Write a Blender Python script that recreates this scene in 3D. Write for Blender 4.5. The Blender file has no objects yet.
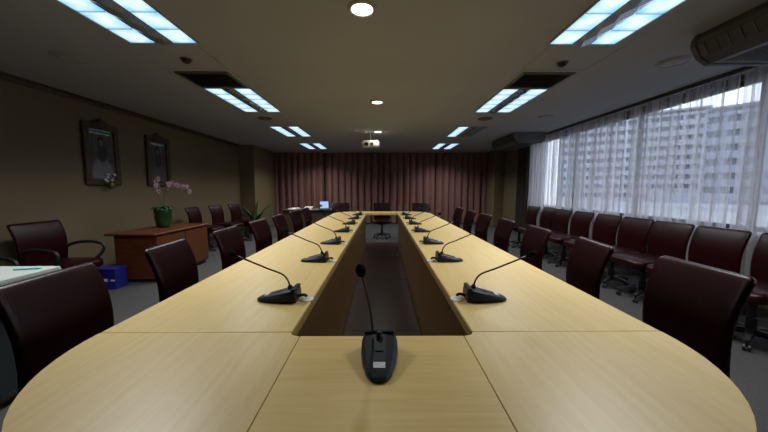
import bpy, bmesh, math, random
from mathutils import Vector, Matrix
random.seed(7)
PI = math.pi
sc = bpy.context.scene
col = sc.collection

# ------------------------------------------------------------------ camera
cam = bpy.data.cameras.new('camera')
cam.sensor_width = 36.0
cam.lens = 300.0 / 768.0 * 36.0
cam.clip_start = 0.05
cam.clip_end = 600
cam_o = bpy.data.objects.new('camera', cam)
col.objects.link(cam_o)
cam_o.location = (0, 0, 1.27)
cam_o.rotation_euler = (PI/2 - math.atan(27.6/300), 0, -math.atan(2/300))
sc.camera = cam_o

# ------------------------------------------------------------------ world, exposure
world = bpy.data.worlds.new('sky')
sc.world = world
world.use_nodes = True
wn = world.node_tree.nodes
bg = wn['Background']
bg.inputs['Color'].default_value = (0.90, 0.92, 1.0, 1)
bg.inputs['Strength'].default_value = 2.8
vs = sc.view_settings
vs.view_transform = 'Standard'
vs.look = 'None'
vs.exposure = 0.0
vs.gamma = 1.0
vs.use_curve_mapping = False
FIX_W = 35.0       # watts of each fluorescent fixture
DOWN_W = 3.0       # watts of each downlight
H = 2.54           # ceiling height

# ------------------------------------------------------------------ materials
def mat(name, color, rough=0.6, metal=0.0, spec=0.5, noise=None, bump=None, emit=None, stretch=None, coat=0.0):
    """noise=(scale, amount) colour variation; bump=(scale, strength); stretch=(x,y,z) texture scaling"""
    m = bpy.data.materials.new(name)
    m.use_nodes = True
    nt = m.node_tree
    b = nt.nodes['Principled BSDF']
    b.inputs['Base Color'].default_value = (*color, 1)
    b.inputs['Roughness'].default_value = rough
    b.inputs['Metallic'].default_value = metal
    b.inputs['Specular IOR Level'].default_value = spec
    b.inputs['Coat Weight'].default_value = coat
    vec = None
    if noise or bump:
        tc = nt.nodes.new('ShaderNodeTexCoord')
        mp = nt.nodes.new('ShaderNodeMapping')
        mp.inputs['Scale'].default_value = stretch or (1, 1, 1)
        nt.links.new(tc.outputs['Object'], mp.inputs['Vector'])
        vec = mp.outputs['Vector']
    if noise:
        n = nt.nodes.new('ShaderNodeTexNoise')
        n.inputs['Scale'].default_value = noise[0]
        n.inputs['Detail'].default_value = 5
        nt.links.new(vec, n.inputs['Vector'])
        r = nt.nodes.new('ShaderNodeValToRGB')
        a = noise[1]
        r.color_ramp.elements[0].position = 0.3
        r.color_ramp.elements[1].position = 0.7
        r.color_ramp.elements[0].color = (*[c*(1-a) for c in color], 1)
        r.color_ramp.elements[1].color = (*[min(1, c*(1+a)) for c in color], 1)
        nt.links.new(n.outputs['Fac'], r.inputs['Fac'])
        nt.links.new(r.outputs['Color'], b.inputs['Base Color'])
    if bump:
        n2 = nt.nodes.new('ShaderNodeTexNoise')
        n2.inputs['Scale'].default_value = bump[0]
        n2.inputs['Detail'].default_value = 3
        nt.links.new(vec, n2.inputs['Vector'])
        bp = nt.nodes.new('ShaderNodeBump')
        bp.inputs['Strength'].default_value = bump[1]
        bp.inputs['Distance'].default_value = 0.01
        nt.links.new(n2.outputs['Fac'], bp.inputs['Height'])
        nt.links.new(bp.outputs['Normal'], b.inputs['Normal'])
    if emit:
        b.inputs['Emission Color'].default_value = (*emit[0], 1)
        b.inputs['Emission Strength'].default_value = emit[1]
    return m

def wood(name, c1, c2, rough, grain=(26, 2.0, 26), scale=2.2):
    m = bpy.data.materials.new(name)
    m.use_nodes = True
    nt = m.node_tree
    b = nt.nodes['Principled BSDF']
    b.inputs['Roughness'].default_value = rough
    tc = nt.nodes.new('ShaderNodeTexCoord')
    mp = nt.nodes.new('ShaderNodeMapping')
    mp.inputs['Scale'].default_value = grain
    nt.links.new(tc.outputs['Object'], mp.inputs['Vector'])
    n = nt.nodes.new('ShaderNodeTexNoise')
    n.inputs['Scale'].default_value = scale
    n.inputs['Detail'].default_value = 7
    n.inputs['Distortion'].default_value = 0.4
    nt.links.new(mp.outputs['Vector'], n.inputs['Vector'])
    r = nt.nodes.new('ShaderNodeValToRGB')
    r.color_ramp.elements[0].position = 0.32
    r.color_ramp.elements[1].position = 0.68
    r.color_ramp.elements[0].color = (*c1, 1)
    r.color_ramp.elements[1].color = (*c2, 1)
    nt.links.new(n.outputs['Fac'], r.inputs['Fac'])
    nt.links.new(r.outputs['Color'], b.inputs['Base Color'])
    return m

def sheer(name, color, opacity):
    m = bpy.data.materials.new(name)
    m.use_nodes = True
    nt = m.node_tree
    nt.nodes.clear()
    out = nt.nodes.new('ShaderNodeOutputMaterial')
    mix = nt.nodes.new('ShaderNodeMixShader')
    tr = nt.nodes.new('ShaderNodeBsdfTransparent')
    mix2 = nt.nodes.new('ShaderNodeMixShader')
    df = nt.nodes.new('ShaderNodeBsdfDiffuse')
    tl = nt.nodes.new('ShaderNodeBsdfTranslucent')
    df.inputs['Color'].default_value = (*color, 1)
    tl.inputs['Color'].default_value = (*color, 1)
    mix2.inputs[0].default_value = 0.7
    # woven threads: opacity varies finely
    tc = nt.nodes.new('ShaderNodeTexCoord')
    n = nt.nodes.new('ShaderNodeTexNoise')
    n.inputs['Scale'].default_value = 13
    n.inputs['Detail'].default_value = 3
    mp = nt.nodes.new('ShaderNodeMapping')     # the weave is bunched in vertical pleats
    mp.inputs['Scale'].default_value = (1.0, 1.0, 0.03)
    nt.links.new(tc.outputs['Object'], mp.inputs['Vector'])
    mr = nt.nodes.new('ShaderNodeMapRange')
    mr.inputs['From Min'].default_value = 0.32
    mr.inputs['From Max'].default_value = 0.68
    mr.inputs['To Min'].default_value = opacity - 0.27
    mr.inputs['To Max'].default_value = opacity + 0.27
    nt.links.new(mp.outputs['Vector'], n.inputs['Vector'])
    nt.links.new(n.outputs['Fac'], mr.inputs['Value'])
    nt.links.new(mr.outputs['Result'], mix.inputs[0])
    nt.links.new(df.outputs[0], mix2.inputs[1])
    nt.links.new(tl.outputs[0], mix2.inputs[2])
    nt.links.new(tr.outputs[0], mix.inputs[1])
    nt.links.new(mix2.outputs[0], mix.inputs[2])
    nt.links.new(mix.outputs[0], out.inputs[0])
    return m

def glass(name):
    m = bpy.data.materials.new(name)
    m.use_nodes = True
    nt = m.node_tree
    nt.nodes.clear()
    out = nt.nodes.new('ShaderNodeOutputMaterial')
    mix = nt.nodes.new('ShaderNodeMixShader')
    tr = nt.nodes.new('ShaderNodeBsdfTransparent')
    tr.inputs['Color'].default_value = (0.86, 0.9, 0.93, 1)
    gl = nt.nodes.new('ShaderNodeBsdfGlossy')
    gl.inputs['Roughness'].default_value = 0.02
    mix.inputs[0].default_value = 0.06
    nt.links.new(tr.outputs[0], mix.inputs[1])
    nt.links.new(gl.outputs[0], mix.inputs[2])
    nt.links.new(mix.outputs[0], out.inputs[0])
    return m

M = {}
M['ceiling'] = mat('ceiling_plaster', (0.375, 0.38, 0.40), 0.9, noise=(0.8, 0.05))
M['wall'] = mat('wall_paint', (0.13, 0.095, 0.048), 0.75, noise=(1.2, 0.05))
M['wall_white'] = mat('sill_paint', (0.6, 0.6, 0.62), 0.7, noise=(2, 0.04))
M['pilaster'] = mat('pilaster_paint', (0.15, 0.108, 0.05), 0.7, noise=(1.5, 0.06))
M['carpet'] = mat('carpet', (0.064, 0.061, 0.060), 0.95, spec=0.1, noise=(90, 0.22), bump=(300, 0.5))
M['darkwood'] = wood('dark_trim_wood', (0.035, 0.018, 0.010), (0.06, 0.032, 0.018), 0.5)
M['maple_long'] = wood('maple_veneer_lengthwise', (0.64, 0.455, 0.175), (0.70, 0.515, 0.21), 0.36, (30, 1.6, 30))
M['maple_cross'] = wood('maple_veneer_crosswise', (0.64, 0.455, 0.165), (0.71, 0.52, 0.205), 0.36, (1.6, 30, 30))
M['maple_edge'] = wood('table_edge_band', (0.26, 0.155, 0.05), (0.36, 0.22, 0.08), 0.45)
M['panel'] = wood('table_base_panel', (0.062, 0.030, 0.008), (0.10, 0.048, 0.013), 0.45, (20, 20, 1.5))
M['slotfloor'] = wood('dark_shade_board', (0.035, 0.022, 0.018), (0.055, 0.035, 0.028), 0.35, (20, 1.2, 20))
M['cabinet'] = wood('cherry_cabinet', (0.066, 0.017, 0.004), (0.105, 0.028, 0.007), 0.4, (3, 3, 24))
M['leather'] = mat('maroon_leather', (0.015, 0.0009, 0.0021), 0.34, spec=0.22, noise=(14, 0.15), bump=(160, 0.12))
M['black'] = mat('black_plastic', (0.012, 0.012, 0.013), 0.5, noise=(20, 0.1))
M['mic'] = mat('blue_black_plastic', (0.006, 0.011, 0.017), 0.42, spec=0.3, noise=(30, 0.1))
M['neck'] = mat('gooseneck_metal', (0.02, 0.02, 0.022), 0.38, metal=0.4, noise=(80, 0.1))
M['foam'] = mat('black_foam', (0.006, 0.006, 0.007), 0.95, spec=0.1, noise=(120, 0.3), bump=(220, 0.9))
M['label'] = mat('printed_label', (0.62, 0.66, 0.66), 0.5, noise=(160, 0.25))
M['chrome'] = mat('grey_metal', (0.30, 0.30, 0.31), 0.35, metal=0.8, noise=(20, 0.1))
M['white_plastic'] = mat('white_plastic', (0.72, 0.72, 0.68), 0.4, noise=(10, 0.03))
M['ac'] = mat('aircon_grey_plastic', (0.10, 0.10, 0.105), 0.5, noise=(8, 0.05))
M['acdark'] = mat('aircon_dark_grille', (0.05, 0.05, 0.052), 0.5, noise=(8, 0.05))
M['alu'] = mat('brushed_aluminium', (0.68, 0.74, 0.82), 0.22, metal=0.95, noise=(30, 0.1), stretch=(1, 8, 1))
M['fixture'] = mat('fixture_frame', (0.34, 0.33, 0.31), 0.6, noise=(9, 0.05))
M['ventdark'] = mat('vent_dark_metal', (0.12, 0.105, 0.085), 0.6, noise=(9, 0.1))
M['tube'] = mat('lit_tube', (0.3, 0.5, 0.6), 0.5, emit=((0.52, 0.83, 1.0), 1.1), noise=(6, 0.1))
M['tube_off'] = mat('dead_tube', (0.10, 0.13, 0.16), 0.4, noise=(6, 0.1))
def band_glow(m):
    nt = m.node_tree
    b = nt.nodes['Principled BSDF']
    tc = nt.nodes.new('ShaderNodeTexCoord')
    sp = nt.nodes.new('ShaderNodeSeparateXYZ')
    nt.links.new(tc.outputs['Object'], sp.inputs[0])
    def M_(op, a, b_=None):
        n = nt.nodes.new('ShaderNodeMath'); n.operation = op
        for k, v in enumerate((a, b_)):
            if v is None: continue
            if isinstance(v, (int, float)): n.inputs[k].default_value = v
            else: nt.links.new(v, n.inputs[k])
        return n.outputs[0]
    py = M_('ABSOLUTE', M_('SUBTRACT', M_('FRACT', M_('DIVIDE', M_('ADD', sp.outputs['Y'], 0.586), 0.2344)), 0.5))
    px = M_('ABSOLUTE', M_('DIVIDE', M_('SUBTRACT', M_('ABSOLUTE', sp.outputs['X']), 0.186), 0.2))
    nz = nt.nodes.new('ShaderNodeTexNoise'); nz.inputs['Scale'].default_value = 9
    nt.links.new(tc.outputs['Object'], nz.inputs['Vector'])
    v = M_('ADD', M_('ADD', M_('POWER', py, 2.0), M_('POWER', px, 2.0)), M_('MULTIPLY', M_('SUBTRACT', nz.outputs['Fac'], 0.5), 0.7))
    r = nt.nodes.new('ShaderNodeValToRGB')
    r.color_ramp.elements[0].position = 0.0
    r.color_ramp.elements[0].color = (0.80, 0.95, 1.0, 1)
    r.color_ramp.elements[1].position = 0.42
    r.color_ramp.elements[1].color = (0.22, 0.60, 0.92, 1)
    nt.links.new(v, r.inputs['Fac'])
    nt.links.new(r.outputs['Color'], b.inputs['Emission Color'])
band_glow(M['tube'])
M['bulb'] = mat('downlight_bulb', (0.9, 0.9, 0.9), 0.5, emit=((1.0, 0.97, 0.92), 3.5), noise=(6, 0.02))
M['sheer'] = sheer('sheer_curtain', (0.62, 0.61, 0.64), 0.48)
M['drape'] = mat('brown_drape', (0.20, 0.098, 0.08), 0.85, spec=0.2, noise=(3, 0.12), bump=(90, 0.3), stretch=(6, 6, 0.5))
M['darkdrape'] = mat('dark_drape', (0.05, 0.04, 0.03), 0.9, spec=0.2, noise=(3, 0.15), stretch=(6, 6, 0.5))
M['glass'] = glass('window_glass')
M['winframe'] = mat('window_frame', (0.05, 0.05, 0.055), 0.45, noise=(12, 0.1))
M['cloth'] = mat('white_tablecloth', (0.33, 0.36, 0.32), 0.85, spec=0.2, noise=(3, 0.05))
M['leaf'] = mat('leaf_green', (0.022, 0.06, 0.016), 0.45, noise=(14, 0.35))
M['potgreen'] = mat('green_glazed_pot', (0.012, 0.036, 0.010), 0.3, noise=(10, 0.35))
M['petal'] = mat('orchid_petal', (0.20, 0.125, 0.13), 0.6, noise=(40, 0.25))
M['petal_lip'] = mat('orchid_lip', (0.30, 0.03, 0.08), 0.6, noise=(40, 0.25))
M['stem'] = mat('orchid_stem', (0.07, 0.065, 0.03), 0.6, noise=(20, 0.2))
M['soil'] = mat('soil', (0.03, 0.02, 0.012), 0.95, noise=(50, 0.4))
M['terracotta'] = mat('dark_planter', (0.05, 0.035, 0.028), 0.5, noise=(10, 0.15))
M['goldframe'] = mat('carved_dark_gilt_frame', (0.055, 0.036, 0.016), 0.45, metal=0.3, noise=(40, 0.4), bump=(90, 0.8))
M['gilt'] = mat('gilt', (0.16, 0.11, 0.04), 0.4, metal=0.7, noise=(40, 0.3))
M['blue'] = mat('blue_card', (0.008, 0.014, 0.16), 0.5, noise=(8, 0.1))
M['teal'] = mat('dark_teal_laminate', (0.030, 0.042, 0.045), 0.5, noise=(6, 0.1))
M['paper'] = mat('paper', (0.75, 0.72, 0.62), 0.8, noise=(8, 0.03))
M['cyan'] = mat('cyan_plastic', (0.05, 0.45, 0.5), 0.4, noise=(8, 0.05))
M['flower_white'] = mat('white_flower', (0.5, 0.5, 0.40), 0.7, noise=(50, 0.2))
M['facade'] = mat('pale_concrete', (0.34, 0.36, 0.42), 0.85, noise=(0.2, 0.06))
M['facade2'] = mat('grey_concrete', (0.21, 0.23, 0.29), 0.85, noise=(0.2, 0.06))
M['farglass'] = mat('far_window_glass', (0.055, 0.07, 0.10), 0.35, noise=(0.6, 0.3))
M['roofpale'] = mat('pale_roof', (0.40, 0.42, 0.45), 0.9, noise=(0.1, 0.1))
M['tarmac'] = mat('street', (0.10, 0.10, 0.11), 0.95, noise=(0.05, 0.2))
M['lens'] = mat('lens_glass', (0.01, 0.012, 0.02), 0.08, noise=(5, 0.1))
M['cord'] = mat('black_cable', (0.01, 0.01, 0.01), 0.5, noise=(40, 0.1))

def portrait_mat(name, dress):
    """generic stand-in for a framed formal portrait: dark ground, plain standing figure (flat print)"""
    m = bpy.data.materials.new(name)
    m.use_nodes = True
    nt = m.node_tree
    b = nt.nodes['Principled BSDF']
    b.inputs['Roughness'].default_value = 0.03
    tc = nt.nodes.new('ShaderNodeTexCoord')
    def ell(cy, cz, ry, rz):
        mp = nt.nodes.new('ShaderNodeMapping')
        mp.inputs['Location'].default_value = (0, -cy/ry, -cz/rz)
        mp.inputs['Scale'].default_value = (0.0, 1/ry, 1/rz)
        nt.links.new(tc.outputs['Object'], mp.inputs['Vector'])
        ln = nt.nodes.new('ShaderNodeVectorMath'); ln.operation = 'LENGTH'
        nt.links.new(mp.outputs['Vector'], ln.inputs[0])
        mr = nt.nodes.new('ShaderNodeMapRange')
        mr.inputs['From Min'].default_value = 1.12
        mr.inputs['From Max'].default_value = 0.88
        nt.links.new(ln.outputs['Value'], mr.inputs['Value'])
        return mr.outputs['Result']
    n = nt.nodes.new('ShaderNodeTexNoise'); n.inputs['Scale'].default_value = 12
    mp = nt.nodes.new('ShaderNodeMapping'); mp.inputs['Scale'].default_value = (1, 3, 0.4)
    nt.links.new(tc.outputs['Object'], mp.inputs['Vector'])
    nt.links.new(mp.outputs['Vector'], n.inputs['Vector'])
    rr = nt.nodes.new('ShaderNodeValToRGB')
    rr.color_ramp.elements[0].color = (0.05, 0.05, 0.053, 1)
    rr.color_ramp.elements[1].color = (0.10, 0.10, 0.105, 1)
    nt.links.new(n.outputs['Fac'], rr.inputs['Fac'])
    cur = rr.outputs['Color']
    for (e, c) in ((ell(0, -0.30, 0.17, 0.26), dress), (ell(0, 0.02, 0.085, 0.13), (0.05, 0.05, 0.055)),
                   (ell(0, 0.19, 0.055, 0.075), (0.02, 0.018, 0.016)), (ell(0, 0.175, 0.036, 0.052), (0.14, 0.105, 0.085))):
        mx = nt.nodes.new('ShaderNodeMix'); mx.data_type = 'RGBA'
        nt.links.new(e, mx.inputs[0])
        nt.links.new(cur, mx.inputs[6])
        mx.inputs[7].default_value = (*c, 1)
        cur = mx.outputs[2]
    nt.links.new(cur, b.inputs['Base Color'])
    return m

def screen_mat():
    m = bpy.data.materials.new('laptop_display')
    m.use_nodes = True
    nt = m.node_tree
    b = nt.nodes['Principled BSDF']
    b.inputs['Base Color'].default_value = (0.02, 0.02, 0.02, 1)
    b.inputs['Roughness'].default_value = 0.2
    tc = nt.nodes.new('ShaderNodeTexCoord')
    mp = nt.nodes.new('ShaderNodeMapping')
    mp.inputs['Rotation'].default_value = (0, math.radians(25), 0)
    mp.inputs['Location'].default_value = (0, 0, -0.115*10)
    mp.inputs['Scale'].default_value = (7, 0, 17)
    mp.vector_type = 'POINT'
    mp.inputs['Location'].default_value = (0.2, 0, -1.9)
    nt.links.new(tc.outputs['Object'], mp.inputs['Vector'])
    ln = nt.nodes.new('ShaderNodeVectorMath'); ln.operation = 'LENGTH'
    nt.links.new(mp.outputs['Vector'], ln.inputs[0])
    r = nt.nodes.new('ShaderNodeValToRGB')
    r.color_ramp.elements[0].position = 0.55
    r.color_ramp.elements[0].color = (0.03, 0.06, 0.12, 1)
    r.color_ramp.elements[1].position = 0.75
    r.color_ramp.elements[1].color = (0.42, 0.66, 1.0, 1)
    nt.links.new(ln.outputs['Value'], r.inputs['Fac'])
    nt.links.new(r.outputs['Color'], b.inputs['Emission Color'])
    b.inputs['Emission Strength'].default_value = 0.9
    return m
M['screen'] = screen_mat()

# ------------------------------------------------------------------ helpers
def obj(name, bm, m, parent=None, loc=None, smooth=False):
    me = bpy.data.meshes.new(name)
    bmesh.ops.recalc_face_normals(bm, faces=bm.faces)
    if smooth:
        for f in bm.faces:
            f.smooth = True
    bm.to_mesh(me)
    bm.free()
    me.materials.append(M[m] if isinstance(m, str) else m)
    o = bpy.data.objects.new(name, me)
    col.objects.link(o)
    if parent is not None:
        o.parent = parent
    if loc:
        o.location = loc
    return o

def tag(o, label=None, cat=None, group=None, kind=None):
    if label: o['label'] = label
    if cat: o['category'] = cat
    if group: o['group'] = group
    if kind: o['kind'] = kind
    return o

def thing(name, label, cat, loc=(0, 0, 0), rz=0.0, group=None):
    o = bpy.data.objects.new(name, None)
    o.empty_display_size = 0.1
    col.objects.link(o)
    o.location = loc
    o.rotation_euler = (0, 0, rz)
    return tag(o, label, cat, group)

def copy_tree(o, parent=None):
    c = o.copy()
    col.objects.link(c)
    if parent is not None:
        c.parent = parent
    for ch in [x for x in bpy.data.objects if x.parent == o]:
        copy_tree(ch, c)
    return c

_children = {}
def copy_thing(root, loc, rz, label, group=None):
    kids = _children.setdefault(root.name, [(c, [g for g in bpy.data.objects if g.parent == c]) for c in bpy.data.objects if c.parent == root])
    r = root.copy(); col.objects.link(r)
    r.location = loc; r.rotation_euler = (0, 0, rz)
    r['label'] = label
    if group: r['group'] = group
    for c, gs in kids:
        k = c.copy(); col.objects.link(k); k.parent = r
        for g in gs:
            q = g.copy(); col.objects.link(q); q.parent = k
    return r

def box(bm, x0, x1, y0, y1, z0, z1, bev=0.0, seg=1):
    v = [bm.verts.new(p) for p in ((x0,y0,z0),(x1,y0,z0),(x1,y1,z0),(x0,y1,z0),(x0,y0,z1),(x1,y0,z1),(x1,y1,z1),(x0,y1,z1))]
    fs = [bm.faces.new([v[i] for i in q]) for q in ((3,2,1,0),(4,5,6,7),(0,1,5,4),(1,2,6,5),(2,3,7,6),(3,0,4,7))]
    if bev > 0:
        es = list({e for f in fs for e in f.edges})
        bmesh.ops.bevel(bm, geom=es, offset=bev, segments=seg, affect='EDGES', profile=0.5)
    return bm

def bx(x0, x1, y0, y1, z0, z1, bev=0.0, seg=1):
    return box(bmesh.new(), x0, x1, y0, y1, z0, z1, bev, seg)

def tube(bm, pts, r, n=8, caps=True):
    """r: number or list; sweep a circle along pts"""
    pts = [Vector(p) for p in pts]
    rs = r if isinstance(r, (list, tuple)) else [r]*len(pts)
    rings = []
    prev = None
    for i, p in enumerate(pts):
        d = (pts[min(i+1, len(pts)-1)] - pts[max(i-1, 0)]).normalized()
        if prev is None:
            a = Vector((0, 0, 1)) if abs(d.z) < 0.9 else Vector((1, 0, 0))
            u = d.cross(a).normalized()
        else:
            u = (prev - d*prev.dot(d)).normalized()
        prev = u
        w = d.cross(u)
        rings.append([bm.verts.new(p + (u*math.cos(2*PI*k/n) + w*math.sin(2*PI*k/n))*rs[i]) for k in range(n)])
    for a, b in zip(rings, rings[1:]):
        for k in range(n):
            bm.faces.new((a[k], a[(k+1) % n], b[(k+1) % n], b[k]))
    if caps:
        bm.faces.new(rings[0][::-1]); bm.faces.new(rings[-1])
    return bm

def lathe(bm, prof, n=20, cx=0, cy=0):
    """prof: list of (r,z) bottom to top"""
    rings = []
    for r, z in prof:
        if r < 1e-5:
            rings.append([bm.verts.new((cx, cy, z))])
        else:
            rings.append([bm.verts.new((cx + r*math.cos(2*PI*k/n), cy + r*math.sin(2*PI*k/n), z)) for k in range(n)])
    for a, b in zip(rings, rings[1:]):
        for k in range(n):
            k2 = (k+1) % n
            if len(a) == 1 and len(b) == 1: continue
            if len(a) == 1: bm.faces.new((a[0], b[k2], b[k]))
            elif len(b) == 1: bm.faces.new((a[k], a[k2], b[0]))
            else: bm.faces.new((a[k], a[k2], b[k2], b[k]))
    if len(rings[0]) > 1: bm.faces.new(rings[0][::-1])
    if len(rings[-1]) > 1: bm.faces.new(rings[-1])
    return bm

def prism(poly, z0, z1, bev=0.0):
    bm = bmesh.new()
    lo = [bm.verts.new((x, y, z0)) for x, y in poly]
    hi = [bm.verts.new((x, y, z1)) for x, y in poly]
    n = len(poly)
    bm.faces.new(lo[::-1])
    top = bm.faces.new(hi)
    for k in range(n):
        bm.faces.new((lo[k], lo[(k+1) % n], hi[(k+1) % n], hi[k]))
    if bev > 0:
        bmesh.ops.bevel(bm, geom=list(top.edges), offset=bev, segments=2, affect='EDGES', profile=0.5)
    return bm

def extrude_profile(poly, x0, x1, axis='Y'):
    """poly of (a,z) extruded along Y (a = x) or X (a = y)"""
    bm = bmesh.new()
    mk = (lambda a, z, t: (a, t, z)) if axis == 'Y' else (lambda a, z, t: (t, a, z))
    A = [bm.verts.new(mk(a, z, x0)) for a, z in poly]
    B = [bm.verts.new(mk(a, z, x1)) for a, z in poly]
    n = len(poly)
    bm.faces.new(A); bm.faces.new(B[::-1])
    for k in range(n):
        bm.faces.new((A[k], B[k], B[(k+1) % n], A[(k+1) % n]))
    return bm

def rrect(w, h, r, n=6):
    pts = []
    for cx, cy, a0 in ((w/2-r, h/2-r, 0), (-w/2+r, h/2-r, PI/2), (-w/2+r, -h/2+r, PI), (w/2-r, -h/2+r, 1.5*PI)):
        for k in range(n+1):
            a = a0 + PI/2*k/n
            pts.append((cx + r*math.cos(a), cy + r*math.sin(a)))
    # add points along the straight sides
    out = []
    for i, p in enumerate(pts):
        q = pts[(i+1) % len(pts)]
        out.append(p)
        d = math.hypot(q[0]-p[0], q[1]-p[1])
        m = int(d/0.06)
        for k in range(1, m):
            out.append((p[0]+(q[0]-p[0])*k/m, p[1]+(q[1]-p[1])*k/m))
    return out

def pillow(w, h, r, t, place):
    """upholstered slab; place(u, v, n) -> world point; u,v in the slab plane, n = through the thickness"""
    bm = bmesh.new()
    out = rrect(w, h, r)
    prof = [(1.0, 0.0), (0.985, 0.32), (0.95, 0.45), (0.88, 0.5), (0.65, 0.54), (0.35, 0.56), (0.12, 0.565)]
    def ring(s, d):
        return [bm.verts.new(place(u*s, v*s, d*t)) for u, v in out]
    n = len(out)
    rim = ring(1.0, 0.0)
    for sgn in (1, -1):
        prev = rim
        for s, d in prof[1:]:
            cur = ring(s, sgn*d)
            for k in range(n):
                bm.faces.new((prev[k], prev[(k+1) % n], cur[(k+1) % n], cur[k]))
            prev = cur
        bm.faces.new(prev)
    return bm

def empty_light(name, kind, loc, rot, parent, **kw):
    l = bpy.data.lights.new(name, kind)
    for k, v in kw.items():
        setattr(l, k, v)
    o = bpy.data.objects.new(name, l)
    col.objects.link(o)
    o.parent = parent
    o.location = loc
    o.rotation_euler = rot
    return o

# ------------------------------------------------------------------ room shell
XL, XR, YN, YF = -4.20, 4.05, -2.6, 11.2
WZ0, WZ1, WY0, WY1 = 0.80, 2.48, -1.4, 8.0
tag(obj('floor', bx(XL-0.2, XR+0.2, YN-0.2, YF+0.2, -0.12, 0), 'carpet'), 'grey carpet floor of the meeting room', kind='structure')
tag(obj('ceiling', bx(XL-0.2, XR+0.2, YN-0.2, YF+0.2, H, H+0.15), 'ceiling'), 'plain beige plaster ceiling', kind='structure')
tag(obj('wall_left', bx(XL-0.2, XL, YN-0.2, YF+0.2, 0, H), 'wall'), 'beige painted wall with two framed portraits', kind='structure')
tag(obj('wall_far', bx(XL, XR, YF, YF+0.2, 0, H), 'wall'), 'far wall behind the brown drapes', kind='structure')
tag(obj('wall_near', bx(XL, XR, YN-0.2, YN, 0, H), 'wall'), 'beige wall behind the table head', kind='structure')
b = bmesh.new()
box(b, XR, XR+0.2, YN-0.2, YF+0.2, 0, WZ0)
box(b, XR, XR+0.2, YN-0.2, YF+0.2, WZ1, H)
box(b, XR, XR+0.2, YN-0.2, WY0, WZ0, WZ1)
box(b, XR, XR+0.2, WY1, YF+0.2, WZ0, WZ1)
tag(obj('wall_right', b, 'wall'), 'window wall with a long ribbon of glazing', kind='structure')
# pilasters on both sides of the drapes
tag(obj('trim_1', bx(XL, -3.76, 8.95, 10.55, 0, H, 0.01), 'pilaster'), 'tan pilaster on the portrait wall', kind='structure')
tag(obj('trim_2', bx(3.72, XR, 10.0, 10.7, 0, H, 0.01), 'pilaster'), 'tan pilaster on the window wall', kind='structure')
tag(obj('trim_3', extrude_profile([(XL, H-0.07), (XL+0.02, H-0.065), (XL+0.03, H-0.03), (XL+0.055, H-0.02), (XL+0.055, H), (XL, H)], YN, 8.94), 'darkwood'),
    'dark crown moulding above the portrait wall', kind='structure')
tag(obj('baseboard_left', bx(XL, XL+0.018, YN, 8.94, 0, 0.1, 0.004), 'darkwood'), 'dark baseboard of the portrait wall', kind='structure')
tag(obj('trim_4', bx(XL, XR, YF-0.24, YF-0.21, H-0.10, H, 0.004), 'darkwood'), 'dark pelmet board above the brown drapes', kind='structure')
tag(obj('trim_5', bx(3.79, 3.81, YN, 8.05, H-0.045, H, 0.004), 'winframe'), 'dark curtain track board above the window', kind='structure')

# windows: one per bay between mullions
edges = [WY0, 0.17, 1.74, 3.31, 4.87, 6.44, WY1]
for i in range(len(edges)-1):
    y0, y1 = edges[i], edges[i+1]
    w = bpy.data.objects.new('window_%d' % (i+1), None); col.objects.link(w)
    tag(w, 'dark framed office window pane looking onto towers', kind='structure')
    for (a0, a1, c0, c1) in ((y0, y0+0.022, WZ0, WZ1), (y1-0.022, y1, WZ0, WZ1)):
        obj('mullion', bx(XR+0.05, XR+0.12, a0, a1, c0, c1, 0.004), 'winframe', w)
    obj('head_rail', bx(XR+0.05, XR+0.12, y0+0.022, y1-0.022, WZ1-0.05, WZ1, 0.004), 'winframe', w)
    obj('sill_rail', bx(XR+0.05, XR+0.12, y0+0.022, y1-0.022, WZ0, WZ0+0.05, 0.004), 'winframe', w)
    obj('pane', bx(XR+0.08, XR+0.09, y0+0.022, y1-0.022, WZ0+0.05, WZ1-0.05), 'glass', w)
tag(obj('trim_6', bx(XR-0.06, XR+0.05, WY0, WY1, WZ0-0.035, WZ0, 0.006), 'wall_white'), 'pale window sill', kind='structure')

# ------------------------------------------------------------------ sheer curtains (folded cloth, real pleats)
def curtain(name, axis, a0, a1, pos, z0, z1, pitch, amp, m, seed, gather=0.6, th=0.0):
    rnd = random.Random(seed)
    n = max(8, int(abs(a1-a0)/pitch*8))
    zs = [z1, z1-0.06, z1-0.25, z1-0.7, (z0+z1)/2, z0+0.5, z0]
    ph = [0.0]
    for i in range(n):
        ph.append(ph[-1] + (0.75 + 0.5*rnd.random())*2*PI/8)
    am = [amp*(0.55+0.9*rnd.random()) for _ in range(n+1)]
    bm = bmesh.new()
    rows = []
    for j, z in enumerate(zs):
        t = j/(len(zs)-1)
        row = []
        for i in range(n+1):
            a = a0 + (a1-a0)*i/n
            d = am[i]*math.sin(ph[i]) * (0.55 + 0.45*t) + 0.25*amp*math.sin(ph[i]*0.37 + t*1.5)
            s = pitch*0.16*math.cos(ph[i]*1.0 + 0.6)
            p = (pos + d, a + s, z) if axis == 'Y' else (a + s, pos + d, z)
            row.append(bm.verts.new(p))
        rows.append(row)
    for r0, r1 in zip(rows, rows[1:]):
        for i in range(n):
            bm.faces.new((r0[i], r0[i+1], r1[i+1], r1[i]))
    return obj(name, bm, m, smooth=True)

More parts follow.
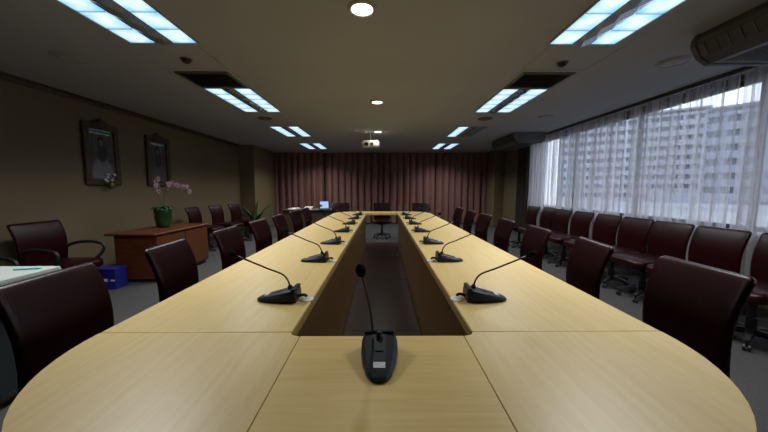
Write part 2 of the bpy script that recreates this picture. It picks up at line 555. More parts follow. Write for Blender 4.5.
sheer_spec = [(8.02, 6.46, 'sheer pale curtain panel at the drape end of the window'),
              (6.41, 4.905, 'sheer pale curtain panel beside the open slit, towards the drapes'),
              (4.845, 3.37, 'sheer pale curtain panel beside the open slit, towards the overhead air conditioner'),
              (3.32, 1.78, 'sheer pale curtain panel under the wall-side edge of the near air conditioner'),
              (1.73, 0.20, 'sheer pale curtain panel second from the table head end of the window'),
              (0.15, -1.45, 'sheer pale curtain panel at the table head end of the window')]
for i, (a0, a1, lb) in enumerate(sheer_spec):
    tag(curtain('sheer_curtain', 'Y', a0, a1, 3.915, 0.04, H-0.012, 0.125, 0.042, 'sheer', 11+i), lb, 'curtain', 'sheer curtains along the window')

# brown drapes on the far wall
dsp = [-3.98, -2.05, -0.02, 1.9, 3.78]
for i in range(4):
    tag(curtain('drape', 'X', dsp[i], dsp[i+1], 10.80, 0.03, H-0.012, 0.23, 0.075, 'drape', 40+i),
        'floor-length mauve brown drape panel ' + ('beside the portrait-side pilaster', 'hanging behind the laptop screen', 'hanging behind the window-side far chair', 'beside the window-side pilaster')[i], 'curtain', 'brown drapes across the far wall')
tag(curtain('dark_drape', 'Y', 8.62, 8.06, 3.88, 0.03, H-0.012, 0.09, 0.05, 'darkdrape', 60),
    'dark blackout drape gathered at the end of the sheer curtains', 'curtain')

# ------------------------------------------------------------------ conference table
tz0, tz1 = 0.713, 0.75
table = thing('conference_table', 'long pale maple conference table ring with an open slot down its middle', 'table', (0, 3.6, 0))
OX, IX = 1.02, 0.33
Y0, Y1, S0, S1 = 0.47, 6.82, 1.02, 6.25      # ends and slot
R = 0.57
G = 0.0012
def loc(poly):
    return [(x, y-3.6) for x, y in poly]
def corner(sx, far):
    p = []
    cx, cy = OX-R, Y0+R
    yw = 1.05
    p.append((0.29+G, Y0))
    for k in range(17):
        a = -PI/2 + PI/2*k/16
        p.append((cx + R*math.cos(a), cy + R*math.sin(a)))
    p.append((OX, yw-G))
    p.append((IX, yw-G))
    for k in range(1, 6):
        a = PI + PI/2 + 0*k
        t = k/6*PI/2
        p.append((IX-0.03 + 0.03*math.cos(t), 1.05-0.03*math.sin(t)-G))
    p.append((0.30, S0)); p.append((0.29+G, S0))
    if far:
        p = [(x, (Y0+Y1) - y) for x, y in p]
    p = [(sx*x, y) for x, y in p]
    # drop doubles
    q = []
    for a in p:
        if not q or math.hypot(a[0]-q[-1][0], a[1]-q[-1][1]) > 1e-4:
            q.append(a)
    return q
for sx in (-1, 1):
    for far in (0, 1):
        obj('tabletop_panel', prism(loc(corner(sx, far)), tz0, tz1, 0.002), 'maple_long', table)
FY = Y0+Y1-1.05
for far in (0, 1):
    ya, yb = (Y0, S0) if not far else (Y0+Y1-S0, Y1)
    obj('tabletop_panel', prism(loc([(-0.29+G, ya), (0.29-G, ya), (0.29-G, yb), (-0.29+G, yb)]), tz0, tz1, 0.002), 'maple_cross', table)
seams = [1.05, 2.55, 4.05, 5.55, FY]
for sx in (-1, 1):
    for a, c in zip(seams, seams[1:]):
        pl = [(sx*IX, a+G), (sx*OX, a+G), (sx*OX, c-G), (sx*IX, c-G)]
        obj('tabletop_panel', prism(loc(pl), tz0, tz1, 0.002), 'maple_long', table)
        # inner edge lipping and inner vertical base panel of each unit
        x0, x1 = sorted((sx*(IX-0.004), sx*IX))
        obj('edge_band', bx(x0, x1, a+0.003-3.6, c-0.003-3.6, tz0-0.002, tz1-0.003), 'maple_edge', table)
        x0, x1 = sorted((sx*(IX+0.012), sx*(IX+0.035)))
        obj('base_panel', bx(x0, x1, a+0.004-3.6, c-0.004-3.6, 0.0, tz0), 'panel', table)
    for y in seams:
        x0, x1 = sorted((sx*(IX+0.036), sx*0.86))
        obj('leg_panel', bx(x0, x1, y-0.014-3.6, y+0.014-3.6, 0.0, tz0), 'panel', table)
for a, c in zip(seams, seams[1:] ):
    obj('floor_shade_board', bx(-IX-0.008, IX+0.008, a+0.003-3.6, c-0.003-3.6, 0.0, 0.016, 0.002), 'slotfloor', table)  # guessed boards, coloured dark to darken the floor in the slot
obj('floor_shade_board', bx(-0.50, 0.50, FY+0.02-3.6, 6.95-3.6, 0.0, 0.016, 0.002), 'slotfloor', table)  # extra dark board added as shade over the carpet under the far end
b = bmesh.new(); box(b, -0.30, 0.30, S0+0.004-3.6-0.004, S0+0.0-3.6+0.004, tz0-0.002, tz1-0.003)
obj('edge_band', b, 'black', table)
b = bmesh.new(); box(b, -0.34, 0.34, 0.62-3.6, 0.645-3.6, 0.0, tz0)
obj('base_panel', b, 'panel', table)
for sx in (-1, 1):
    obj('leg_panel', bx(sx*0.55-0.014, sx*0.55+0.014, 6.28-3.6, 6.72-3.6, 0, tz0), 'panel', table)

# ------------------------------------------------------------------ discussion microphones
mic_y = [1.37, 2.12, 2.80, 3.57, 4.33, 5.08, 5.82]
def mic_body():
    """wedge: pointed low tip at -Y (towards the speaker), tall back at +Y"""
    bm = bmesh.new()
    st = [(-0.105, 0.014, 0.010), (-0.098, 0.024, 0.014), (-0.08, 0.036, 0.020), (-0.03, 0.050, 0.033), (0.02, 0.057, 0.046),
          (0.055, 0.058, 0.055), (0.075, 0.056, 0.059), (0.083, 0.052, 0.052)]
    rings = []
    for y, w, h in st:
        lean = 0.0
        rings.append([bm.verts.new(p) for p in ((-w*0.9, y, 0), (-w, y, h*0.25), (-w*0.97, y, h*0.6), (-w*0.78, y-lean, h*0.93), (-w*0.35, y, h),
                      (w*0.35, y, h), (w*0.78, y, h*0.93), (w*0.97, y, h*0.6), (w, y, h*0.25), (w*0.9, y, 0))])
    for a, c in zip(rings, rings[1:]):
        for k in range(9):
            bm.faces.new((a[k], a[k+1], c[k+1], c[k]))
        bm.faces.new((a[9], a[0], c[0], c[9]))
    bm.faces.new(rings[0]); bm.faces.new(rings[-1][::-1])
    return bm
def bez(p0, p1, p2, p3, n=14):
    out = []
    for i in range(n+1):
        t = i/n
        out.append(tuple((1-t)**3*a + 3*(1-t)**2*t*b_ + 3*(1-t)*t*t*c + t**3*d for a, b_, c, d in zip(p0, p1, p2, p3)))
    return out
def make_mic(name, label, neck_pts, group, cable=True):
    t = thing(name, label, 'microphone', group=group)
    body = obj('base', mic_body(), 'mic', t, smooth=False)
    # speaker bar along the raised back and its socket
    obj('back_bar', bx(-0.050, 0.050, 0.060, 0.082, 0.050, 0.064, 0.006, 2), 'mic', body)
    bmk = bmesh.new(); lathe(bmk, [(0.011, 0.050), (0.011, 0.062), (0.007, 0.070)], 10, 0.0, 0.045)
    obj('neck_socket', bmk, 'black', body)
    # talk button and printed label on the sloping face
    sl = math.atan2(0.013, 0.05)
    bb = bx(-0.017, 0.017, -0.010, 0.010, -0.0005, 0.0015)
    bmesh.ops.rotate(bb, verts=bb.verts, cent=(0, 0, 0), matrix=Matrix.Rotation(sl, 3, 'X'))
    bmesh.ops.translate(bb, verts=bb.verts, vec=(0, -0.062, 0.0250))
    obj('name_label', bb, 'label', body)
    bb = bx(-0.012, 0.012, -0.008, 0.008, -0.001, 0.003, 0.0012)
    bmesh.ops.rotate(bb, verts=bb.verts, cent=(0, 0, 0), matrix=Matrix.Rotation(sl, 3, 'X'))
    bmesh.ops.translate(bb, verts=bb.verts, vec=(0, -0.005, 0.0392))
    obj('talk_button', bb, 'mic', body)
    bm = bmesh.new(); tube(bm, neck_pts, 0.0042, 8)
    obj('gooseneck', bm, 'neck', t, smooth=True)
    d = (Vector(neck_pts[-1]) - Vector(neck_pts[-2])).normalized()
    e = Vector(neck_pts[-1])
    bm = bmesh.new()
    tube(bm, [e + d*s for s in (-0.006, 0.0, 0.006, 0.016, 0.028, 0.036, 0.041)], [0.006, 0.010, 0.0135, 0.0155, 0.0145, 0.009, 0.003], 12)
    obj('foam_head', bm, 'foam', t, smooth=True)
    if cable:
        bm = bmesh.new()
        tube(bm, bez((0, 0.078, 0.012), (0, 0.105, 0.030), (0, 0.118, 0.022), (0, 0.122, 0.014), 8), 0.007, 8)
        obj('cable', bm, 'cord', t, smooth=True)
    return t
side_neck = bez((0, 0.045, 0.062), (0, 0.028, 0.135), (0, 0.0, 0.120), (0, -0.085, 0.160), 12) + [(0, -0.150, 0.188), (0, -0.20, 0.209)]
proto = None
ords = ['first', 'second', 'third', 'fourth', 'fifth', 'sixth', 'seventh', 'eighth', 'ninth']
for side, sx in (('portrait', -1), ('window', 1)):
    for i, y in enumerate(mic_y):
        lb = 'black gooseneck microphone on the %s-side table wing, %s from the table head' % (side, ords[i])
        rz = -PI/2 if sx < 0 else PI/2
        L = (sx*0.475, y, tz1+0.001)
        if proto is None:
            proto = make_mic('conference_microphone', lb, side_neck, 'gooseneck microphones on the table')
            proto.location = L; proto.rotation_euler = (0, 0, rz)
        else:
            copy_thing(proto, L, rz + random.uniform(-0.06, 0.06), lb, 'gooseneck microphones on the table')
        # white cable grommet let into the tabletop
        bm = bmesh.new(); lathe(bm, [(0.030, 0), (0.030, 0.003), (0.026, 0.0045), (0.0, 0.0045)], 20)
        obj('cable_grommet', bm, 'white_plastic', table, (sx*0.352, y-3.6, tz1+0.0003))
cm = make_mic('conference_microphone', 'black gooseneck microphone standing alone at the head of the table', 
              bez((-0.022, 0.045, 0.062), (-0.024, 0.050, 0.14), (-0.042, 0.045, 0.20), (-0.052, 0.012, 0.262), 14), 'gooseneck microphones on the table', cable=False)
cm.location = (-0.008, 0.862, tz1+0.001); cm.rotation_euler = (0, 0, 0)

# ------------------------------------------------------------------ chairs
def make_chair(name, label, group, arms=False):
    """faces -Y; armless swivel chair with a tall curved leather back"""
    t = thing(name, label, 'chair', group=group)
    def seat_place(u, v, n):
        z = (0.385 if arms else 0.445) + n + 0.012*math.cos(u*5) - (0.03*max(0, (-v-0.12)/0.13)**2)
        return (u, v - 0.02, z)
    obj('seat', pillow(0.465, 0.48, 0.09, 0.085, seat_place), 'leather', t, smooth=True)
    def back_place(u, v, n):
        s = (v + 0.245)/0.49            # 0 bottom .. 1 top
        y = 0.225 + 0.018*math.cos(s*PI*1.6) + 0.105*max(0.0, s-0.22)**1.15 - 0.025*(0.0625 - u*u)
        return (u*(0.96 + 0.04*s), y + n, 0.405 + 0.485*s)
    bk = obj('backrest', pillow(0.53 if arms else 0.462, 0.49, 0.03, 0.040, back_place), 'leather', t, smooth=True)
    # steel strap that carries the back
    bm = bmesh.new()
    pts = [(0, 0.02, 0.385 - 0.06*arms), (0, 0.16, 0.38 - 0.06*arms), (0, 0.235, 0.42 - 0.03*arms), (0, 0.275, 0.52), (0, 0.305, 0.68)]
    rows = []
    for x, y, z in pts:
        rows.append([bm.verts.new((sx*0.032, y+dy, z+dz)) for sx in (-1, 1) for dy, dz in ((0, 0), (0.012, -0.008))])
    for a, c in zip(rows, rows[1:]):
        for i, j in ((0, 2), (2, 3), (3, 1), (1, 0)):
            bm.faces.new((a[i], a[j], c[j], c[i]))
    bm.faces.new((rows[0][0], rows[0][2], rows[0][3], rows[0][1])); bm.faces.new((rows[-1][0], rows[-1][2], rows[-1][3], rows[-1][1]))
    obj('back_strap', bm, 'black', t)
    zt = 0.342 if arms else 0.402
    obj('tilt_mechanism', bx(-0.09, 0.09, -0.12, 0.10, zt-0.047, zt, 0.012, 2), 'black', t)
    bm = bmesh.new(); lathe(bm, [(0.034, 0.10), (0.034, 0.22), (0.024, 0.225), (0.024, zt-0.045)], 14)
    obj('gas_column', bm, 'black', t, smooth=False)
    for k in range(5):
        a = 2*PI*k/5 + 0.3
        ca, sa = math.cos(a), math.sin(a)
        bm = bmesh.new()
        rows = []
        for r, w, z0, z1 in ((0.0, 0.034, 0.085, 0.135), (0.12, 0.026, 0.085, 0.125), (0.212, 0.017, 0.075, 0.098), (0.226, 0.012, 0.078, 0.093)):
            rows.append([bm.verts.new((r*ca - q*w*sa, r*sa + q*w*ca, z)) for q, z in ((-1, z0), (1, z0), (0.75, z1), (-0.75, z1))])
        for p, q in zip(rows, rows[1:]):
            for i in range(4):
                bm.faces.new((p[i], p[(i+1) % 4], q[(i+1) % 4], q[i]))
        bm.faces.new(rows[0]); bm.faces.new(rows[-1][::-1])
        leg = obj('base_leg', bm, 'black', t)
        bm = bmesh.new()
        for dx in (-0.014, 0.014):
            rr = []
            for d0, r in ((-0.008, 0.024), (-0.005, 0.027), (0.005, 0.027), (0.008, 0.024)):
                rr.append([bm.verts.new((0.208*ca + (-sa)*(dx+d0) + ca*r*math.cos(2*PI*j/12), 0.208*sa + ca*(dx+d0) + sa*r*math.cos(2*PI*j/12), 0.0275 + r*math.sin(2*PI*j/12))) for j in range(12)])
            for p, q in zip(rr, rr[1:]):
                for j in range(12):
                    bm.faces.new((p[j], p[(j+1) % 12], q[(j+1) % 12], q[j]))
            bm.faces.new(rr[0]); bm.faces.new(rr[-1])
        tube(bm, [(0.208*ca, 0.208*sa, 0.03), (0.208*ca, 0.208*sa, 0.082)], 0.007, 6)
        obj('caster', bm, 'black', leg)
    if arms:
        for sx in (-1, 1):
            bm = bmesh.new()
            tube(bm, bez((sx*0.225, 0.25, 0.54), (sx*0.275, 0.18, 0.63), (sx*0.275, -0.06, 0.64), (sx*0.275, -0.18, 0.585), 10) +
                 bez((sx*0.275, -0.195, 0.565), (sx*0.275, -0.21, 0.50), (sx*0.26, -0.12, 0.41), (sx*0.19, -0.05, 0.35), 8), 0.018, 8)
            obj('armrest', bm, 'black', t, smooth=True)
    return t

LEFT, RIGHT = PI/2, -PI/2      # facing +X / facing -X
plain = None
def chair(x, y, rz, label, group):
    global plain
    if plain is None:
        plain = make_chair('office_chair', label, group)
        plain.location = (x, y, 0); plain.rotation_euler = (0, 0, rz)
        return plain
    return copy_thing(plain, (x, y, 0), rz, label, group)

cl = [(1.36, 0.09), (2.11, 0.10), (2.88, 0.03), (3.62, 0.0), (4.33, 0.03), (5.12, -0.03), (5.88, 0.02)]
for i, (y, a) in enumerate(cl):
    chair(-1.20, y, LEFT + a, 'maroon leather swivel chair pushed up to the portrait-side table wing, %s from the table head' % ords[i], 'chairs at the portrait-side table wing')
cr = [(1.48, -0.04), (2.20, -0.16), (2.95, -0.06), (3.70, -0.04), (4.45, 0.03), (5.18, -0.02), (5.95, 0.02)]
for i, (y, a) in enumerate(cr):
    chair(1.25 + (0.05 if i == 0 else 0), y, RIGHT + a, 'maroon leather swivel chair pushed up to the window-side table wing, %s from the table head' % ords[i], 'chairs at the window-side table wing')
for x, y, a, nm in ((-1.05, 7.55, 0.1, 'nearest the laptop desk'), (0.0, 7.62, 0.0, 'centred on the table slot'), (1.0, 7.6, -0.08, 'on the window side')):
    chair(x, y, a, 'maroon leather swivel chair at the drape end of the table, ' + nm, 'chairs at the far table end')
wy = [2.35, 2.85, 3.345, 3.845, 4.36, 4.88, 5.40, 5.92, 6.44]
for i, y in enumerate(wy):
    chair(3.01 + random.uniform(-0.03, 0.03), y, RIGHT, 'maroon leather swivel chair in the row along the window, %s from the dark drape' % ords[len(wy)-1-i], 'chairs lined up along the window')
for i, y in enumerate((6.15, 6.75, 7.35)):
    chair(-3.58 + 0.12*i, y, LEFT + random.uniform(-0.1, 0.1), 'maroon leather swivel chair against the portrait wall beyond the cabinet, %s from the orchid' % ords[i], 'chairs along the portrait wall')
ac = make_chair('armchair', 'maroon leather swivel chair with black loop arms between the white table and the portrait wall', 'loop-arm chairs by the portrait wall', arms=True)
ac.location = (-3.64, 3.42, 0); ac.rotation_euler = (0, 0, LEFT + 0.02)
copy_thing(ac, (-3.64, 2.52, 0), LEFT - 0.05, 'maroon leather loop-arm chair by the portrait wall, farther from the cabinet', 'loop-arm chairs by the portrait wall')

# ------------------------------------------------------------------ white-cloth side table
st = thing('side_table', 'dark teal panelled side table under a white cloth, behind the portrait-side chairs', 'table', (-2.60, 1.32, 0))
obj('tabletop', bx(-0.44, 0.44, -0.66, 0.66, 0.712, 0.742, 0.004), 'darkwood', st)
for sx in (-1, 1):
    for sy in (-1, 1):
        obj('leg', bx(sx*0.38-0.025, sx*0.38+0.025, sy*0.58-0.025, sy*0.58+0.025, 0, 0.712, 0.004), 'darkwood', st)
for sx in (-1, 1):
    obj('side_panel', bx(sx*0.41-0.008, sx*0.41+0.008, -0.55, 0.55, 0.08, 0.712, 0.003), 'teal', st)
bm = bmesh.new()
rows = []
out = rrect(0.90, 1.34, 0.02, 3)
for z, s in ((0.7505, 0.0), (0.7505, 1.0), (0.735, 1.006), (0.70, 1.008), (0.655, 1.010)):
    row = []
    if s == 0.0:
        continue
    for k, (u, v) in enumerate(out):
        f = (0.7505 - z)/0.25
        q = 1 + f*0.012*math.sin(k*1.9)
        row.append(bm.verts.new((u*s*q, v*s*q, z)))
    rows.append(row)
bm.faces.new(rows[0])
for p, q in zip(rows, rows[1:]):
    for k in range(len(out)):
        bm.faces.new((p[k], p[(k+1) % len(out)], q[(k+1) % len(out)], q[k]))
tc_ = obj('tablecloth', bm, 'cloth')
tc_.location = (-2.60, 1.32, 0)
tag(tc_, 'white cloth with a short overhang on the side table by the loop-arm chairs', 'tablecloth')
bm = bmesh.new(); tube(bm, [(-0.07, 0, 0.0062), (0.05, 0, 0.0062), (0.062, 0, 0.0062), (0.072, 0, 0.0062)], [0.005, 0.005, 0.004, 0.001], 8)
pen = obj('pen', bm, 'cyan', None, (-2.27, 1.90, 0.7505)); pen.rotation_euler = (0, 0, 0.3)
tag(pen, 'cyan pen lying on the white cloth', 'pen')

# ------------------------------------------------------------------ cabinet, orchid, blue box
cb = thing('cabinet', 'low cherry wood cabinet standing in front of the portrait wall', 'cabinet', (-3.30, 4.56, 0))
obj('body', bx(-0.27, 0.275, -0.59, 0.59, 0.05, 0.645, 0.003), 'cabinet', cb)
obj('plinth', bx(-0.24, 0.245, -0.56, 0.56, 0.0, 0.05), 'darkwood', cb)
obj('top', bx(-0.36, 0.31, -0.63, 0.62, 0.645, 0.67, 0.005), 'cabinet', cb)
for k in (-1, 1):
    d = obj('door', bx(0.277, 0.293, min(k*0.006, k*0.58), max(k*0.006, k*0.58), 0.07, 0.63, 0.003), 'cabinet', cb)
    bm = bmesh.new(); tube(bm, [(0.30, k*0.05, 0.32), (0.305, k*0.05, 0.34), (0.305, k*0.05, 0.42), (0.30, k*0.05, 0.44)], 0.006, 6)
    obj('handle', bm, 'chrome', d)

def leaf_blade(bm, base, d, length, width, droop, n=5, fold=0.25):
    d = Vector(d).normalized()
    side = d.cross(Vector((0, 0, 1)))
    if side.length < 1e-3: side = Vector((1, 0, 0))
    side.normalize()
    p = Vector(base); rows = []
    for i in range(n+1):
        t = i/n
        w = width*math.sin(PI*min(1, 0.12+0.88*t))**0.8 if i < n else 0.001
        rows.append([bm.verts.new(p - side*w + Vector((0, 0, w*fold))), bm.verts.new(p), bm.verts.new(p + side*w + Vector((0, 0, w*fold)))])
        p = p + d*(length/n)
        d = (d + Vector((0, 0, -droop/n))).normalized()
    for a, c in zip(rows, rows[1:]):
        for k in range(2):
            bm.faces.new((a[k], a[k+1], c[k+1], c[k]))
    return bm

orc = thing('orchid', 'pink orchid in a green pot on the cherry wood cabinet', 'orchid', (-3.40, 4.66, 0.6705))
orc.scale = (0.82, 0.82, 1.12)
bm = bmesh.new(); lathe(bm, [(0.085, 0), (0.115, 0.03), (0.135, 0.12), (0.140, 0.22), (0.150, 0.265), (0.140, 0.265), (0.13, 0.24), (0.0, 0.24)], 20)
obj('pot', bm, 'potgreen', orc, smooth=True)
rnd = random.Random(3)
for k in range(9):
    a = 2*PI*k/9 + rnd.uniform(-0.2, 0.2)
    bm = bmesh.new(); leaf_blade(bm, (0.03*math.cos(a), 0.03*math.sin(a), 0.24), (math.cos(a), math.sin(a), 0.7), rnd.uniform(0.16, 0.26), 0.038, 1.6)
    obj('leaf', bm, 'leaf', orc, smooth=True)
stems = [bez((0, 0, 0.24), (-0.03, -0.04, 0.45), (-0.06, -0.08, 0.62), (0.0, -0.10, 0.66), 14), bez((0.02, 0.02, 0.24), (0.02, 0.0, 0.60), (0.12, 0.10, 0.68), (0.30, 0.36, 0.50), 16)]
flw = []
for s in stems:
    bm = bmesh.new(); tube(bm, s, 0.004, 6)
    obj('stem', bm, 'stem', orc, smooth=True)
    flw += s[6::1] if s is stems[0] else s[7::1]
fl0 = None
for k, p in enumerate(flw):
    if fl0 is None:
        bm = bmesh.new()
        for j in range(5):
            a = 2*PI*j/5 + PI/2
            wv = 0.022 if j in (1, 4) else 0.015
            c_, s_ = math.cos(a), math.sin(a)
            pts = [(0, 0.0), (0.016, wv), (0.034, wv*0.9), (0.046, 0)]
            vs_ = [bm.verts.new((0.006*r*20*0.1, r*c_ - q*s_, r*s_ + q*c_)) for r, q in pts]
            vs2 = [bm.verts.new((0.006*r*20*0.1, r*c_ + q*s_, r*s_ - q*c_)) for r, q in pts[1:3]]
            bm.faces.new((vs_[0], vs_[1], vs_[2], vs_[3], vs2[1], vs2[0]))
        f = obj('flower', bm, 'petal', orc)
        bm = bmesh.new(); lathe(bm, [(0.0, -0.012), (0.010, -0.004), (0.012, 0.006), (0.0, 0.012)], 8, 0.008, 0)
        lip = obj('lip', bm, 'petal_lip', f)
        fl0 = f
    else:
        f = fl0.copy(); col.objects.link(f)
        l2 = lip.copy(); col.objects.link(l2); l2.parent = f
    f.location = (p[0]+0.012, p[1]+rnd.uniform(-0.035, 0.035), p[2]+rnd.uniform(-0.035, 0.035))
    f.rotation_euler = (rnd.uniform(-0.6, 0.6), rnd.uniform(-0.2, 0.5), rnd.uniform(-1.2, 0.3))

bb = thing('blue_box', 'small blue cardboard box with white marks on the carpet by the cabinet', 'box', (-3.50, 3.80, 0))
obj('body', bx(-0.145, 0.145, -0.09, 0.09, 0, 0.235, 0.003), 'blue', bb)
obj('lid', bx(-0.148, 0.148, -0.093, 0.093, 0.235, 0.262, 0.003), 'blue', bb)
obj('print', bx(0.00, 0.045, -0.0915, -0.0902, 0.10, 0.135), 'label', bb)
obj('print', bx(0.085, 0.135, -0.0915, -0.0902, 0.105, 0.125), 'label', bb)

# ------------------------------------------------------------------ portraits
def portrait(y, label, dress, posy):
    t = thing('framed_portrait', label, 'picture', (XL+0.006, y, 1.77), 0, 'framed portraits on the wall')
    w, h, f = 0.57, 0.90, 0.085
    for nm, a0, a1, c0, c1 in (('frame_rail', -w/2, w/2, h/2-f, h/2), ('frame_rail', -w/2, w/2, -h/2, -h/2+f),
                               ('frame_stile', -w/2, -w/2+f, -h/2+f, h/2-f), ('frame_stile', w/2-f, w/2, -h/2+f, h/2-f)):
        obj(nm, bx(0.0, 0.045, a0, a1, c0, c1, 0.012, 2), 'goldframe', t)
    obj('print', bx(0.004, 0.016, -w/2+f, w/2-f, -h/2+f, h/2-f), portrait_mat('portrait_print', dress), t)
    for a0, a1, c0, c1 in ((-w/2+f, w/2-f, h/2-f-0.004, h/2-f), (-w/2+f, w/2-f, -h/2+f, -h/2+f+0.012)):
        obj('gilt_slip', bx(0.016, 0.03, a0, a1, c0, c1), 'gilt', t)
    bm = bmesh.new()
    for k in range(-3, 4):
        lathe(bm, [(0.0, h/2-0.03), (0.03-abs(k)*0.004, h/2), (0.025-abs(k)*0.004, h/2+0.055-abs(k)*0.013), (0.0, h/2+0.08-abs(k)*0.018)], 8, 0.03, k*0.032)
    obj('crest', bm, 'goldframe', t, smooth=True)
    if posy:
        bm = bmesh.new(); lathe(bm, [(0.02, -h/2-0.06), (0.045, -h/2-0.03), (0.05, -h/2+0.02), (0.03, -h/2+0.05)], 10, 0.085, 0.03)
        obj('flower_holder', bm, 'gilt', t, smooth=True)
        r2 = random.Random(5)
        for k in range(9):
            bm = bmesh.new(); bmesh.ops.create_icosphere(bm, subdivisions=1, radius=0.024)
            obj('blossom', bm, 'flower_white' if k % 3 else 'leaf', t, (0.085+r2.uniform(-0.03, 0.03), 0.03+r2.uniform(-0.09, 0.09), -h/2+0.075+r2.uniform(-0.02, 0.09)))
    return t
portrait(4.57, 'dark framed full-length portrait with a small posy fixed to its lower rail', (0.17, 0.17, 0.18), True)
portrait(5.70, 'dark framed portrait hanging behind the orchid blooms', (0.10, 0.10, 0.105), False)

# ------------------------------------------------------------------ floor plant by the pilaster
pp = thing('potted_palm', 'leafy potted palm standing by the tan pilaster', 'plant', (-3.62, 8.48, 0))
bm = bmesh.new(); lathe(bm, [(0.13, 0), (0.16, 0.02), (0.19, 0.30), (0.20, 0.32), (0.18, 0.32), (0.17, 0.28), (0.0, 0.28)], 20)
obj('planter', bm, 'terracotta', pp, smooth=True)
rnd = random.Random(9)
for k in range(26):
    a = rnd.uniform(0, 2*PI); el = rnd.uniform(1.4, 3.0)
    bm = bmesh.new(); leaf_blade(bm, (0.05*math.cos(a), 0.05*math.sin(a), 0.28), (math.cos(a), math.sin(a), el), rnd.uniform(0.45, 0.74), 0.036, 0.9 + 0.8*rnd.random(), 7)
    obj('leaf', bm, 'leaf', pp, smooth=True)

# ------------------------------------------------------------------ laptop desk
dk = thing('desk', 'dark wood desk carrying the laptop near the drapes', 'desk', (-1.95, 8.35, 0))
obj('desktop', bx(-0.75, 0.75, -0.32, 0.32, 0.67, 0.70, 0.004), 'darkwood', dk)
obj('front_panel', bx(-0.70, 0.70, -0.27, -0.25, 0.10, 0.67), 'darkwood', dk)
for sx in (-1, 1):
    obj('side_panel', bx(sx*0.71-0.012, sx*0.71+0.012, -0.28, 0.29, 0.0, 0.67), 'darkwood', dk)
lp = thing('laptop', 'open laptop with a glowing blue-white screen on the dark desk', 'laptop', (-1.58, 8.22, 0.7003), 0.25)
kb = obj('keyboard_base', bx(-0.15, 0.15, -0.20, 0.02, 0.0, 0.018, 0.004), 'black', lp)
obj('keyboard', bx(-0.13, 0.13, -0.12, 0.005, 0.018, 0.020), 'acdark', kb)
sn = obj('screen_lid', bx(-0.15, 0.15, 0.022, 0.032, 0.015, 0.225, 0.003), 'black', lp)
obj('display', bx(-0.115, 0.115, 0.0195, 0.0215, 0.03, 0.213), 'screen', sn)
for k, (x, y, r_) in enumerate(((-2.02, 8.25, 0.1), (-2.40, 8.22, -0.2))):
    t = thing('paper_stack', ['thick pale stack of papers beside the laptop', 'thin pale sheaf of papers at the desk end'][k], 'papers', (x, y, 0.7003), r_, 'papers on the laptop desk')
    for j in range(4 - 2*k):
        obj('sheaf', bx(-0.105+0.004*j, 0.105+0.004*j, -0.148, 0.148, 0.016*j, 0.016*j+0.0155), 'paper', t)

# ------------------------------------------------------------------ ceiling: fluorescent fixtures
def fixture(x, y, label, lit=(True, True)):
    """0.60 x 1.20 recessed twin-band louvre light hung flush in the ceiling"""
    t = thing('ceiling_light', label, 'ceiling light', (x, y, H), 0, 'fluorescent ceiling lights')
    for a0, a1, c0, c1 in ((-0.305, 0.305, -0.605, -0.588), (-0.305, 0.305, 0.588, 0.605), (-0.305, -0.288, -0.588, 0.588), (0.288, 0.305, -0.588, 0.588)):
        obj('frame', bx(a0, a1, c0, c1, -0.012, 0.0, 0.002), 'fixture', t)
    for k, s in enumerate((-1, 1)):
        on = lit[k]
        x0, x1 = sorted((s*0.085, s*0.286))
        obj('tube_band', bx(x0, x1, -0.586, 0.586, -0.004, -0.0005), 'tube' if on else 'tube_off', t)
        # curved mirror blades across each band
        for j in range(1, 5):
            yy = -0.586 + 1.172*j/5
            obj('louvre_blade', bx(x0, x1, yy-0.003, yy+0.003, -0.012, -0.004), 'alu', t)
    # faceted mirror strip between the bands
    bm = bmesh.new()
    n = 12
    prev = None
    for j in range(n+1):
        yy = -0.586 + 1.172*j/n
        w_ = 0.010 if j % 2 == 0 else 0.045
        cur = [bm.verts.new((-0.084, yy, -0.002)), bm.verts.new((-w_, yy, -0.028)), bm.verts.new((w_, yy, -0.028)), bm.verts.new((0.084, yy, -0.002))]
        if prev:
            for q in range(3):
                bm.faces.new((prev[q], prev[q+1], cur[q+1], cur[q]))
        prev = cur
    obj('mirror_strip', bm, 'alu', t)
    e = FIX_W*sum(lit)/2
    empty_light('fixture_light', 'AREA', (0, 0, -0.034), (0, 0, 0), t, energy=e, color=(0.95, 0.98, 1.0), shape='RECTANGLE', size=0.55, size_y=1.15, spread=math.radians(140))
    return t
fy = [2.17, 4.54, 6.90, 9.22]
for i, y in enumerate(fy):
    fixture((-1.90, -1.97, -2.02, -2.05)[i], y, 'twin-band fluorescent ceiling light in the portrait-side row, %s from the drapes' % ords[3-i])
for i, y in enumerate(fy):
    fixture((1.76, 1.84, 1.88, 1.90)[i], y, ('fluorescent ceiling light in the window-side row with only one band lit' if i == 2 else
            'twin-band fluorescent ceiling light in the window-side row, %s from the drapes' % ords[3-i]), (True, False) if i == 2 else (True, True))

